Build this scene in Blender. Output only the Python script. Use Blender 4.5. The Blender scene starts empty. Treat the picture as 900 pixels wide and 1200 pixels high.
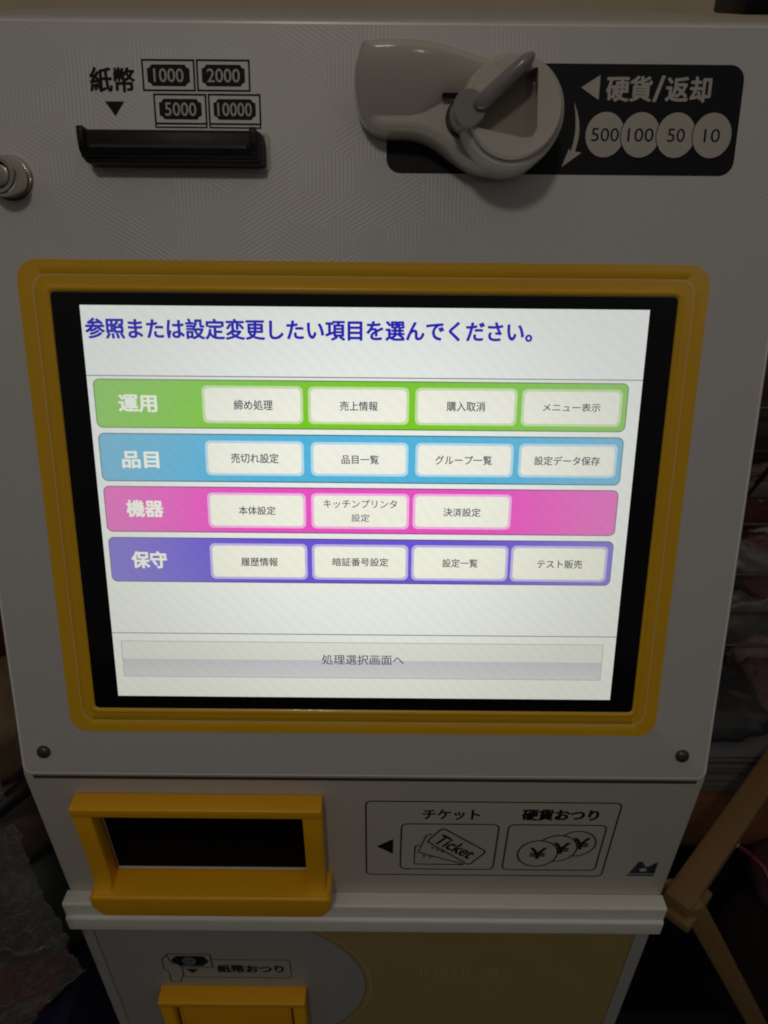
import bpy, bmesh, math, random
from mathutils import Vector, Matrix, noise
from mathutils.geometry import tessellate_polygon

C = bpy.context.scene.collection
S = bpy.context.scene
MM = 0.001
PHI = math.radians(17.7)          # the screen panel leans back this much
Z0 = 0.95                         # height of the fold line above the floor
HS = 177.43                       # fold line to screen centre, mm

# ------------------------------------------------------------------ camera
cam_d = bpy.data.cameras.new('camera')
cam = bpy.data.objects.new('camera', cam_d); C.objects.link(cam)
S.camera = cam
cam_d.sensor_fit = 'VERTICAL'; cam_d.sensor_height = 24.0; cam_d.lens = 18.0
cam_d.clip_start = 0.01; cam_d.clip_end = 50
fwd = Vector((0.000609, 0.828121, -0.560549)).normalized()
rgt = Vector((0.99996, 0.004485, 0.007712))
rgt = (rgt - fwd * rgt.dot(fwd)).normalized()
up = rgt.cross(fwd).normalized()
R = Matrix((rgt, up, -fwd)).transposed().to_4x4()
cam.matrix_world = Matrix.Translation((0.01095, -0.31456, 0.42067 + Z0)) @ R
cam_d.dof.use_dof = True; cam_d.dof.focus_distance = 0.45; cam_d.dof.aperture_fstop = 7.8

# ------------------------------------------------------------------ world and lamps
W = bpy.data.worlds.new('World'); S.world = W; W.use_nodes = True
wn = W.node_tree; wn.nodes.clear()
wo = wn.nodes.new('ShaderNodeOutputWorld'); wb = wn.nodes.new('ShaderNodeBackground')
wb.inputs[1].default_value = 1.0
wtc = wn.nodes.new('ShaderNodeTexCoord'); wsx = wn.nodes.new('ShaderNodeSeparateXYZ'); wrp = wn.nodes.new('ShaderNodeValToRGB'); wmr = wn.nodes.new('ShaderNodeMapRange')
wmr.inputs['From Min'].default_value = -1; wmr.inputs['From Max'].default_value = 1
wn.links.new(wtc.outputs['Generated'], wsx.inputs[0]); wn.links.new(wsx.outputs[2], wmr.inputs['Value']); wn.links.new(wmr.outputs['Result'], wrp.inputs[0]); wn.links.new(wrp.outputs[0], wb.inputs[0])
wrp.color_ramp.elements[0].position = 0.25; wrp.color_ramp.elements[0].color = (0.012, 0.011, 0.010, 1)
wrp.color_ramp.elements[1].position = 0.95; wrp.color_ramp.elements[1].color = (0.138, 0.132, 0.121, 1)
e_ = wrp.color_ramp.elements.new(0.52); e_.color = (0.034, 0.0325, 0.0305, 1)      # walls of a dim room, pale ceiling above
wn.links.new(wb.outputs[0], wo.inputs[0])

def area(name, loc, target, size, energy, color):
    l = bpy.data.lights.new(name, 'AREA'); l.shape = 'DISK'; l.size = size
    l.energy = energy; l.color = color
    o = bpy.data.objects.new(name, l); C.objects.link(o); o.location = loc
    o.rotation_euler = (Vector(target) - Vector(loc)).to_track_quat('-Z', 'Y').to_euler()
    return o
area('ceiling_lamp', (-0.16, -0.96, Z0 + 1.25), (0, 0.05, Z0 + 0.15), 0.12, 1.8, (1.0, 0.92, 0.835))
area('far_lamp', (0.95, -1.7, Z0 + 1.05), (0, 0.05, Z0 + 0.2), 0.10, 0.34, (1.0, 0.93, 0.86))

S.view_settings.view_transform = 'Standard'; S.view_settings.look = 'None'
S.view_settings.exposure = 0; S.view_settings.gamma = 1
S.render.engine = 'CYCLES'
S.cycles.pixel_filter_type = 'BLACKMAN_HARRIS'; S.cycles.filter_width = 1.9

# ------------------------------------------------------------------ materials
def lin(c):
    return tuple(((x / 255) / 12.92 if x / 255 <= 0.04045 else ((x / 255 + 0.055) / 1.055) ** 2.4) for x in c) + (1,)

def nodes(name):
    m = bpy.data.materials.new(name); m.use_nodes = True
    nt = m.node_tree; nt.nodes.clear()
    out = nt.nodes.new('ShaderNodeOutputMaterial')
    return m, nt, out

def ninp(nt, typ, **kw):
    n = nt.nodes.new(typ)
    for k, v in kw.items():
        if k.startswith('i_'): n.inputs[k[2:]].default_value = v
        else: setattr(n, k, v)
    return n

def plain(name, col, rough=0.5, metal=0.0, coat=0.0, var=0.08, scale=60, bump=0.0, bscale=400, spec=0.5):
    m, nt, out = nodes(name)
    b = nt.nodes.new('ShaderNodeBsdfPrincipled')
    tc = nt.nodes.new('ShaderNodeTexCoord')
    nz = ninp(nt, 'ShaderNodeTexNoise'); nz.inputs['Scale'].default_value = scale; nz.inputs['Detail'].default_value = 5
    nt.links.new(tc.outputs['Object'], nz.inputs['Vector'])
    mx = nt.nodes.new('ShaderNodeMix'); mx.data_type = 'RGBA'
    a = tuple(max(0, c * (1 - var)) for c in col[:3]) + (1,); c2 = tuple(min(1, c * (1 + var)) for c in col[:3]) + (1,)
    mx.inputs['A'].default_value = a; mx.inputs['B'].default_value = c2
    nt.links.new(nz.outputs['Fac'], mx.inputs['Factor']); nt.links.new(mx.outputs['Result'], b.inputs['Base Color'])
    mr = nt.nodes.new('ShaderNodeMapRange'); mr.inputs['To Min'].default_value = rough * 0.85; mr.inputs['To Max'].default_value = min(1, rough * 1.2)
    nz2 = ninp(nt, 'ShaderNodeTexNoise'); nz2.inputs['Scale'].default_value = scale * 0.4
    nt.links.new(tc.outputs['Object'], nz2.inputs['Vector']); nt.links.new(nz2.outputs['Fac'], mr.inputs['Value'])
    nt.links.new(mr.outputs['Result'], b.inputs['Roughness'])
    b.inputs['Metallic'].default_value = metal; b.inputs['Coat Weight'].default_value = coat
    b.inputs['Specular IOR Level'].default_value = spec
    if bump:
        n3 = ninp(nt, 'ShaderNodeTexNoise'); n3.inputs['Scale'].default_value = bscale; n3.inputs['Detail'].default_value = 3
        nt.links.new(tc.outputs['Object'], n3.inputs['Vector'])
        bp = nt.nodes.new('ShaderNodeBump'); bp.inputs['Strength'].default_value = bump; bp.inputs['Distance'].default_value = 0.0005
        nt.links.new(n3.outputs['Fac'], bp.inputs['Height']); nt.links.new(bp.outputs['Normal'], b.inputs['Normal'])
    nt.links.new(b.outputs[0], out.inputs[0])
    return m

def panel_mat():
    """grey-white coated sheet embossed with patches of fine parallel lines in three directions"""
    m, nt, out = nodes('embossed_panel')
    L = nt.links.new
    b = nt.nodes.new('ShaderNodeBsdfPrincipled')
    tc = nt.nodes.new('ShaderNodeTexCoord')
    vo = ninp(nt, 'ShaderNodeTexVoronoi', voronoi_dimensions='2D', feature='F1'); vo.inputs['Scale'].default_value = 62; vo.inputs['Randomness'].default_value = 0.75
    L(tc.outputs['Object'], vo.inputs['Vector'])
    sc = nt.nodes.new('ShaderNodeSeparateColor'); L(vo.outputs['Color'], sc.inputs[0])
    sx = nt.nodes.new('ShaderNodeSeparateXYZ'); L(tc.outputs['Object'], sx.inputs[0])
    def math_(op, a, bb=None):
        n = nt.nodes.new('ShaderNodeMath'); n.operation = op
        for i, v in enumerate((a, bb)):
            if v is None: continue
            if isinstance(v, (int, float)): n.inputs[i].default_value = v
            else: L(v, n.inputs[i])
        return n.outputs[0]
    waves = []
    for ang in (0, 60, 120):
        ca, sa = math.cos(math.radians(ang)), math.sin(math.radians(ang))
        u = math_('ADD', math_('MULTIPLY', sx.outputs[0], ca), math_('MULTIPLY', sx.outputs[1], sa))
        waves.append(math_('SINE', math_('MULTIPLY', u, 2 * math.pi / 0.0020)))
    s1 = math_('LESS_THAN', sc.outputs[0], 0.34); s3 = math_('GREATER_THAN', sc.outputs[0], 0.67)
    s2 = math_('SUBTRACT', math_('SUBTRACT', 1.0, s1), s3)
    h = math_('ADD', math_('ADD', math_('MULTIPLY', waves[0], s1), math_('MULTIPLY', waves[1], s2)), math_('MULTIPLY', waves[2], s3))
    nf = ninp(nt, 'ShaderNodeTexNoise'); nf.inputs['Scale'].default_value = 900; nf.inputs['Detail'].default_value = 2
    L(tc.outputs['Object'], nf.inputs['Vector'])
    h2 = math_('ADD', h, math_('MULTIPLY', nf.outputs['Fac'], 1.4))
    bp = nt.nodes.new('ShaderNodeBump'); bp.inputs['Strength'].default_value = 0.2; bp.inputs['Distance'].default_value = 0.0002
    L(h2, bp.inputs['Height']); L(bp.outputs['Normal'], b.inputs['Normal'])
    nz = ninp(nt, 'ShaderNodeTexNoise'); nz.inputs['Scale'].default_value = 14; nz.inputs['Detail'].default_value = 6
    L(tc.outputs['Object'], nz.inputs['Vector'])
    mx = nt.nodes.new('ShaderNodeMix'); mx.data_type = 'RGBA'
    mx.inputs['A'].default_value = (0.60, 0.57, 0.535, 1); mx.inputs['B'].default_value = (0.63, 0.61, 0.58, 1)
    L(nz.outputs['Fac'], mx.inputs['Factor']); L(mx.outputs['Result'], b.inputs['Base Color'])
    b.inputs['Roughness'].default_value = 0.42
    L(b.outputs[0], out.inputs[0])
    return m

def screen_mat(name, col, strength=1.0, wash_max=0.30):
    """liquid crystal: gives off light, slightly yellower and dimmer towards its lower rim, faint moire bands painted in"""
    m, nt, out = nodes(name); L = nt.links.new
    e = nt.nodes.new('ShaderNodeEmission')
    tc = nt.nodes.new('ShaderNodeTexCoord')
    mp = nt.nodes.new('ShaderNodeSeparateXYZ'); L(tc.outputs['Object'], mp.inputs[0])
    mr = nt.nodes.new('ShaderNodeMapRange'); mr.inputs['From Min'].default_value = -0.12; mr.inputs['From Max'].default_value = 0.05
    L(mp.outputs[1], mr.inputs['Value'])
    mx = nt.nodes.new('ShaderNodeMix'); mx.data_type = 'RGBA'; mx.blend_type = 'MULTIPLY'; mx.inputs['Factor'].default_value = 1
    ramp = nt.nodes.new('ShaderNodeMix'); ramp.data_type = 'RGBA'
    ramp.inputs['A'].default_value = (0.91, 0.90, 0.80, 1); ramp.inputs['B'].default_value = (1.0, 1.0, 0.97, 1)
    L(mr.outputs['Result'], ramp.inputs['Factor'])
    # soft hill of brightness painted into the emission, for viewing-angle falloff
    ln = nt.nodes.new('ShaderNodeVectorMath'); ln.operation = 'LENGTH'; L(tc.outputs['Object'], ln.inputs[0])
    mr2 = nt.nodes.new('ShaderNodeMapRange'); mr2.inputs['From Min'].default_value = 0.03; mr2.inputs['From Max'].default_value = 0.19
    mr2.inputs['To Min'].default_value = 1.0; mr2.inputs['To Max'].default_value = 0.78; mr2.interpolation_type = 'SMOOTHSTEP'
    L(ln.outputs['Value'], mr2.inputs['Value'])
    wv = ninp(nt, 'ShaderNodeTexWave', wave_type='BANDS', bands_direction='DIAGONAL'); wv.inputs['Scale'].default_value = 75; wv.inputs['Distortion'].default_value = 9.0; wv.inputs['Detail Scale'].default_value = 0.25  # moire bands, a camera effect painted into the emission
    L(tc.outputs['Object'], wv.inputs['Vector'])
    mr3 = nt.nodes.new('ShaderNodeMapRange'); mr3.inputs['To Min'].default_value = 0.98; mr3.inputs['To Max'].default_value = 1.01
    L(wv.outputs['Fac'], mr3.inputs['Value'])
    mm = nt.nodes.new('ShaderNodeMath'); mm.operation = 'MULTIPLY'; L(mr2.outputs['Result'], mm.inputs[0]); L(mr3.outputs['Result'], mm.inputs[1])
    mm2 = nt.nodes.new('ShaderNodeMath'); mm2.operation = 'MULTIPLY'; mm2.inputs[1].default_value = strength; L(mm.outputs[0], mm2.inputs[0])
    wash = nt.nodes.new('ShaderNodeMix'); wash.data_type = 'RGBA'
    wash.inputs['A'].default_value = lin(col); wash.inputs['B'].default_value = lin((206, 208, 204))
    wr = nt.nodes.new('ShaderNodeMapRange'); wr.inputs['From Min'].default_value = 0.05; wr.inputs['From Max'].default_value = 0.17
    wr.inputs['To Min'].default_value = 0.0; wr.inputs['To Max'].default_value = wash_max; wr.interpolation_type = 'SMOOTHSTEP'
    L(ln.outputs['Value'], wr.inputs['Value']); L(wr.outputs['Result'], wash.inputs['Factor'])
    L(wash.outputs['Result'], mx.inputs['A']); L(ramp.outputs['Result'], mx.inputs['B'])
    L(mx.outputs['Result'], e.inputs['Color']); L(mm2.outputs[0], e.inputs['Strength'])
    L(e.outputs[0], out.inputs[0])
    return m

def film_mat(name, rough=0.12, tint=(0.8, 0.8, 0.8, 1), amount=0.25):
    m, nt, out = nodes(name); L = nt.links.new
    tr = nt.nodes.new('ShaderNodeBsdfTransparent'); gl = nt.nodes.new('ShaderNodeBsdfGlossy'); gl.inputs['Roughness'].default_value = rough
    gl.inputs['Color'].default_value = (1, 0.97, 0.92, 1)
    df = nt.nodes.new('ShaderNodeBsdfDiffuse'); df.inputs['Color'].default_value = tint
    m1 = nt.nodes.new('ShaderNodeMixShader'); m1.inputs[0].default_value = 0.55; L(df.outputs[0], m1.inputs[1]); L(gl.outputs[0], m1.inputs[2])
    m2 = nt.nodes.new('ShaderNodeMixShader'); m2.inputs[0].default_value = amount; L(tr.outputs[0], m2.inputs[1]); L(m1.outputs[0], m2.inputs[2])
    tc = nt.nodes.new('ShaderNodeTexCoord')
    vo = ninp(nt, 'ShaderNodeTexVoronoi', feature='F1'); vo.inputs['Scale'].default_value = 110
    nz = ninp(nt, 'ShaderNodeTexNoise'); nz.inputs['Scale'].default_value = 25; nz.inputs['Detail'].default_value = 4
    L(tc.outputs['Object'], nz.inputs['Vector']); L(nz.outputs['Color'], vo.inputs['Vector'])
    bp = nt.nodes.new('ShaderNodeBump'); bp.inputs['Strength'].default_value = 0.9; bp.inputs['Distance'].default_value = 0.01
    L(vo.outputs['Distance'], bp.inputs['Height'])
    for n in (gl, df): L(bp.outputs['Normal'], n.inputs['Normal'])
    L(m2.outputs[0], out.inputs[0])
    return m

M = dict(
    panel=panel_mat(),
    cream=plain('warm_grey_plate', (0.56, 0.52, 0.46, 1), 0.45, var=0.04, scale=20, bump=0.08),
    base=plain('base_sheet', (0.40, 0.39, 0.37, 1), 0.5, var=0.07, scale=15, bump=0.06),
    rail=plain('rail_aluminium', (0.90, 0.88, 0.80, 1), 0.36, metal=0.0, var=0.04, bump=0.05),
    knob=plain('knob_plastic', (0.60, 0.55, 0.475, 1), 0.15, var=0.03, scale=30, coat=0.2),
    lever=plain('lever_plastic', (0.26, 0.245, 0.225, 1), 0.2, var=0.04, scale=30, coat=0.1),
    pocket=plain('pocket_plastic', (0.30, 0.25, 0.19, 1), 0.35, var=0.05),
    black=plain('black_plastic', (0.009, 0.0085, 0.0085, 1), 0.45, var=0.15, spec=0.3, scale=120, bump=0.06),
    sticker=plain('black_sticker', (0.009, 0.008, 0.010, 1), 0.5, var=0.1, spec=0.2),
    ink=plain('black_ink', (0.010, 0.009, 0.009, 1), 0.6, var=0.1, spec=0.2),
    brownink=plain('brown_ink', (0.025, 0.018, 0.016, 1), 0.6, var=0.1),
    print=plain('cream_print', (0.50, 0.46, 0.40, 1), 0.5, var=0.04),
    yellow=plain('yellow_sheet', (0.88, 0.48, 0.016, 1), 0.3, coat=.15, var=0.05, scale=25, bump=0.04),
    yline=plain('pale_yellow_line', (0.88, 0.62, 0.22, 1), 0.3, var=0.05),
    tray=plain('yellow_plastic', (0.98, 0.47, 0.008, 1), 0.38, var=0.05, scale=25, bump=0.05),
    glass=plain('black_glass', (0.006, 0.006, 0.007, 1), 0.06, var=0.1),
    cavity=plain('cavity_black', (0.004, 0.004, 0.004, 1), 0.5),
    chrome=plain('chrome', (0.62, 0.57, 0.50, 1), 0.16, metal=1.0, var=0.05),
    screw=plain('screw_bronze', (0.09, 0.075, 0.06, 1), 0.32, metal=0.5),
    edge=plain('silver_edge', (0.85, 0.8, 0.8, 1), 0.25, metal=0.2),
    flap=plain('smoked_flap', (0.004, 0.0035, 0.0035, 1), 0.6, spec=0.03),
    poster=plain('poster_ochre', (0.42, 0.32, 0.12, 1), 0.5, var=0.08, scale=20),
    posterline=plain('poster_line', (0.50, 0.43, 0.28, 1), 0.5),
    redline=plain('poster_thin_line', (0.26, 0.18, 0.10, 1), 0.5),
    bluedark=plain('blue_black_ink', (0.02, 0.03, 0.05, 1), 0.5),
    bluegrey=plain('blue_grey_ink', (0.13, 0.18, 0.20, 1), 0.5),
)

# ------------------------------------------------------------------ object helpers
WM = {}
RX = lambda a: Matrix.Rotation(a, 4, 'X')
T_LOW = Matrix.Translation((0, 0, Z0)) @ RX(math.radians(90))
T_UP = Matrix.Translation((0, 0, Z0)) @ RX(math.radians(90) - PHI) @ Matrix.Translation((0, HS * MM, 0))
T_ID = Matrix.Identity(4)

def link(o, parent, mw):
    C.objects.link(o); WM[o.name] = mw
    if parent is not None:
        o.parent = parent; o.matrix_basis = WM[parent.name].inverted() @ mw
    else: o.matrix_basis = mw
    return o

def thing(name, label, cat, loc, group=None):
    o = bpy.data.objects.new(name, None); o.empty_display_size = 0.05
    o['label'] = label; o['category'] = cat
    if group: o['group'] = group
    return link(o, None, Matrix.Translation(loc))

def tag(o, label, cat, group=None):
    o['label'] = label; o['category'] = cat
    if group: o['group'] = group
    return o

def obj(name, me, mat, parent=None, T=T_ID, label=None, kind=None):
    if isinstance(me, bmesh.types.BMesh):
        bm = me; me = bpy.data.meshes.new(name); bm.to_mesh(me); bm.free()
    if not me.materials: me.materials.append(mat)
    o = bpy.data.objects.new(name, me)
    if label: o['label'] = label
    if kind: o['kind'] = kind
    return link(o, parent, T)

def finish(bm, smooth_deg=35, scale=MM):
    if scale != 1: bmesh.ops.scale(bm, vec=(scale,) * 3, verts=bm.verts)
    bmesh.ops.recalc_face_normals(bm, faces=bm.faces)
    for f in bm.faces: f.smooth = True
    for e in bm.edges:
        if len(e.link_faces) == 2 and e.calc_face_angle(0) > math.radians(smooth_deg): e.smooth = False
    return bm

def rrect(x0, x1, y0, y1, r, n=6):
    pts = []
    for cx, cy, a in ((x1 - r, y1 - r, 0), (x0 + r, y1 - r, 90), (x0 + r, y0 + r, 180), (x1 - r, y0 + r, 270)):
        for i in range(n + 1):
            t = math.radians(a + 90 * i / n); pts.append((cx + r * math.cos(t), cy + r * math.sin(t)))
    return pts

def circle(cx, cy, r, n=40, ry=None):
    ry = ry or r
    return [(cx + r * math.cos(2 * math.pi * i / n), cy + ry * math.sin(2 * math.pi * i / n)) for i in range(n)]

def roundpoly(pts, r, n=5):
    out = []; k = len(pts)
    for i in range(k):
        p = Vector(pts[i]); a = (Vector(pts[i - 1]) - p); b = (Vector(pts[(i + 1) % k]) - p)
        rr = min(r, a.length * 0.45, b.length * 0.45)
        s = p + a.normalized() * rr; e = p + b.normalized() * rr
        for j in range(n + 1):
            t = j / n; q = s * (1 - t) ** 2 + p * 2 * t * (1 - t) + e * t * t; out.append((q.x, q.y))
    return out

def loops(ls, cap0=False, cap1=True, closed_end=False):
    """skin a list of 3D loops of equal length"""
    bm = bmesh.new(); vs = [[bm.verts.new(p) for p in l] for l in ls]; n = len(ls[0])
    for a, b in zip(vs, vs[1:]):
        for i in range(n): bm.faces.new((a[i], a[(i + 1) % n], b[(i + 1) % n], b[i]))
    if cap0: bm.faces.new(vs[0][::-1])
    if cap1: bm.faces.new(vs[-1])
    return bm

def inset(pts, d):
    """move a closed ring inward by d (ring order either way)"""
    n = len(pts); area2 = sum(pts[i][0] * pts[(i + 1) % n][1] - pts[(i + 1) % n][0] * pts[i][1] for i in range(n))
    s = 1 if area2 > 0 else -1; out = []
    for i in range(n):
        p0, p, p1 = Vector(pts[i - 1]), Vector(pts[i]), Vector(pts[(i + 1) % n])
        e0 = (p - p0); e1 = (p1 - p)
        if e0.length < 1e-6: e0 = e1
        if e1.length < 1e-6: e1 = e0
        n0 = Vector((-e0.y, e0.x)).normalized(); n1 = Vector((-e1.y, e1.x)).normalized()
        nn = n0 + n1
        nn = nn.normalized() if nn.length > 1e-4 else n0
        c = max(0.5, nn.dot(n0)); q = p + nn * (s * d / c); out.append((q.x, q.y))
    return out

def slab(pts, h0, h1, bev=0.0, seg=3, bottom=True):
    ls = [[(x, y, h0) for x, y in pts]]
    if bev > 0:
        for i in range(seg + 1):
            a = math.pi / 2 * i / seg
            q = inset(pts, bev * (1 - math.cos(a)))
            ls.append([(x, y, h1 - bev + bev * math.sin(a)) for x, y in q])
    else: ls.append([(x, y, h1) for x, y in pts])
    return finish(loops(ls, cap0=bottom, cap1=True))

def sheet(pts, h):
    bm = bmesh.new(); vs = [bm.verts.new((x, y, h)) for x, y in pts]
    f = bm.faces.new(vs)
    bmesh.ops.triangulate(bm, faces=[f])
    bmesh.ops.recalc_face_normals(bm, faces=bm.faces)
    for f in bm.faces:
        if f.normal.z < 0: f.normal_flip()
    bmesh.ops.scale(bm, vec=(MM,) * 3, verts=bm.verts)
    return bm

def strip(pts, w, h, closed=True):
    """flat printed line of width w"""
    bm = bmesh.new()
    if closed:
        a, b = inset(pts, -w / 2), inset(pts, w / 2)
        va = [bm.verts.new((x, y, h)) for x, y in a]; vb = [bm.verts.new((x, y, h)) for x, y in b]; n = len(pts)
        for i in range(n): bm.faces.new((va[i], va[(i + 1) % n], vb[(i + 1) % n], vb[i]))
    else:
        va, vb = [], []
        for i, p in enumerate(pts):
            p = Vector(p); q0 = Vector(pts[max(0, i - 1)]); q1 = Vector(pts[min(len(pts) - 1, i + 1)])
            d = (q1 - q0).normalized(); nn = Vector((-d.y, d.x)) * w / 2
            va.append(bm.verts.new((p.x + nn.x, p.y + nn.y, h))); vb.append(bm.verts.new((p.x - nn.x, p.y - nn.y, h)))
        for i in range(len(pts) - 1): bm.faces.new((va[i], va[i + 1], vb[i + 1], vb[i]))
    bmesh.ops.recalc_face_normals(bm, faces=bm.faces)
    for f in bm.faces:
        if f.normal.z < 0: f.normal_flip()
    bmesh.ops.scale(bm, vec=(MM,) * 3, verts=bm.verts)
    return bm

def merge(*bms):
    r = bmesh.new()
    for b in bms:
        t = bpy.data.meshes.new('tmp'); b.to_mesh(t); b.free(); r.from_mesh(t); bpy.data.meshes.remove(t)
    return r

def lathe(cx, cy, prof, n=48, cap=True, sharp=40):
    ls = [[(cx + r * math.cos(2 * math.pi * i / n), cy + r * math.sin(2 * math.pi * i / n), h) for i in range(n)] for r, h in prof]
    return finish(loops(ls, cap0=False, cap1=cap), sharp)

def box(x0, x1, y0, y1, z0, z1, bev=0.0, seg=2, scale=MM):
    bm = bmesh.new(); bmesh.ops.create_cube(bm, size=1)
    bmesh.ops.scale(bm, vec=(x1 - x0, y1 - y0, z1 - z0), verts=bm.verts)
    bmesh.ops.translate(bm, vec=((x0 + x1) / 2, (y0 + y1) / 2, (z0 + z1) / 2), verts=bm.verts)
    if bev: bmesh.ops.bevel(bm, geom=list(bm.edges), offset=bev, segments=seg, affect='EDGES', profile=0.5)
    return finish(bm, 45, scale)

def text_mesh(s, x0, x1, y0, y1, h, bold=0.0, rot=0.0, shear=0.0):
    """lettering fitted to a box on the plane (mm); rot in degrees about the box centre"""
    cu = bpy.data.curves.new('lettering', 'FONT'); cu.body = s; cu.resolution_u = 3; cu.shear = shear
    o = bpy.data.objects.new('lettering', cu); C.objects.link(o)
    dg = bpy.context.evaluated_depsgraph_get()
    me = bpy.data.meshes.new_from_object(o.evaluated_get(dg))
    bpy.data.objects.remove(o); bpy.data.curves.remove(cu)
    xs = [v.co.x for v in me.vertices]; ys = [v.co.y for v in me.vertices]
    ax, bx, ay, by = min(xs), max(xs), min(ys), max(ys)
    cx, cy = (x0 + x1) / 2, (y0 + y1) / 2; ca, sa = math.cos(math.radians(rot)), math.sin(math.radians(rot))
    for v in me.vertices:
        u = (v.co.x - ax) / (bx - ax) * (x1 - x0) + x0 - cx; w = (v.co.y - ay) / max(1e-6, by - ay) * (y1 - y0) + y0 - cy
        v.co = ((cx + u * ca - w * sa) * MM, (cy + u * sa + w * ca) * MM, h * MM)
    if bold:                                   # heavier strokes: copies shifted by a hair, each a hair higher
        em = (y1 - y0) * bold * 1.15
        if '\n' in s: em *= .5
        bm = bmesh.new()
        for k, (dx, dy) in enumerate(((0, 0), (1, 0), (-1, 0), (0, .8), (0, -.8), (.7, .6), (-.7, -.6), (.7, -.6), (-.7, .6))):
            t = me.copy()
            for v in t.vertices: v.co += Vector((dx * em * MM, dy * em * MM, k * 2.5e-6))
            bm.from_mesh(t); bpy.data.meshes.remove(t)
        bm.to_mesh(me); bm.free()
    return me

# ================================================================== SETTING
floor_m = plain('navy_carpet', (0.010, 0.012, 0.026, 1), 0.95, var=0.4, scale=300, bump=0.3, bscale=600)
bm = bmesh.new(); bmesh.ops.create_grid(bm, x_segments=2, y_segments=2, size=6)
obj('floor', bm, floor_m, kind='structure')
wall_m = plain('tan_wallpaper', (0.90, 0.74, 0.52, 1), 0.8, var=0.12, scale=12, bump=0.3, bscale=120)
bm = box(-2500, 2500, 760, 880, 0, 2600)
obj('wall', bm, wall_m, kind='structure')

# ================================================================== THE MACHINE
mach = thing('ticket_machine', 'off-white ticket vending machine with a lit menu touch screen in a yellow surround', 'ticket machine', (0, 0.2, 0))

# cabinet: one bent body, rounded along its top front edge
def cabinet():
    d = Vector((math.sin(PHI), math.cos(PHI)))      # up the lean (y, z)
    top = 427.0                                     # along the lean to where the rounding starts
    prof = [(0, -950), (0, -191.5), (0, -1.0), (0.4, 1.5)]
    p = d * top; prof.append((p.x, p.y))
    a0 = math.pi - PHI; r = 4.5                     # outward normal angle of the leaning face
    nrm = Vector((-math.cos(PHI), math.sin(PHI)))
    c = p - nrm * r
    th0 = math.atan2(nrm.y, nrm.x)
    for i in range(1, 9):
        t = th0 + (math.pi / 2 - th0) * i / 8
        prof.append((c.x + r * math.cos(t), c.y + r * math.sin(t)))
    prof.append((440, c.y + r)); prof.append((440, -950))
    bm = bmesh.new(); n = len(prof)
    sec = []
    for x, ins in ((-221, 3), (-220.1, 0.9), (-218, 0), (218, 0), (220.1, 0.9), (221, 3)):
        q = inset(prof, ins) if ins else prof
        sec.append([bm.verts.new((x, y, z)) for y, z in q])
    for a, b in zip(sec, sec[1:]):
        for i in range(n): bm.faces.new((a[i], a[(i + 1) % n], b[(i + 1) % n], b[i]))
    bm.faces.new(sec[0]); bm.faces.new(sec[-1][::-1])
    return finish(bm, 30)
obj('cabinet', cabinet(), M['cream'], mach, Matrix.Translation((0, 0, Z0)))

# embossed door sheet, proud of the cabinet
pl = rrect(-218.6, 219.2, -174.6, 251.3, 6, 6)
up_panel = obj('upper_panel', slab(pl, 0.05, 3.4, 1.2, 3, bottom=False), M['panel'], mach, T_UP)
H = 3.4      # surface height of the sheet over the cabinet

obj('edge_highlight', strip(inset(pl, 1.5), 1.0, H + .03), plain('edge_highlight_white', (.86, .82, .76, 1), .25, coat=.3), up_panel, T_UP)  # paler line painted along the sheet rim as its edge highlight
def U(name, me, mat, parent=mach, label=None): return obj(name, me, mat, parent, T_UP, label)
def Lo(name, me, mat, parent=mach, label=None): return obj(name, me, mat, parent, T_LOW, label)
dot = lambda h: h
TU = T_UP
# -- screws
for x, y in ((-203.2, -157.5), (201.7, -156.5)):
    s = U('screw', lathe(x, y, [(4.4, H), (4.3, H + 0.9), (3.7, H + 1.9), (2.4, H + 2.6), (0.9, H + 2.9)], 24), M['screw'])

# -- yellow surround: stepped frame
def lerp_rect(t, r):
    o = (-184.0, 182.4, -142.4, 139.8); i = (-167.3, 166.6, -125.4, 123.6)
    a = [o[k] + (i[k] - o[k]) * t for k in range(4)]
    return rrect(a[0], a[1], a[2], a[3], r, 8)
prof = [(0, 11, H), (0.0002, 11, H + .32), (0.2, 9.6, H + .34), (0.455, 8, H + .36), (0.46, 7.8, H + .28), (0.50, 7.6, H + .28), (0.505, 7.5, H + .38),
        (0.80, 4.6, H + .42), (0.82, 4.4, H + 1.2), (0.85, 4.2, H + 1.4), (0.90, 4, H + 1.4), (0.92, 3.6, H + 1.3), (0.975, 3.0, H + .85), (1.0, 2.6, H + .5), (1.0, 2.6, H)]
sur = U('screen_surround', finish(loops([[(x, y, h) for x, y in lerp_rect(t, r)] for t, r, h in prof], False, False), 50), M['yellow'])
U('accent_line', finish(loops([[(x, y, H + .4) for x, y in lerp_rect(t, r)] for t, r in ((.458, 7.8), (.503, 7.6))], False, False)), M['yline'], sur)

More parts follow.
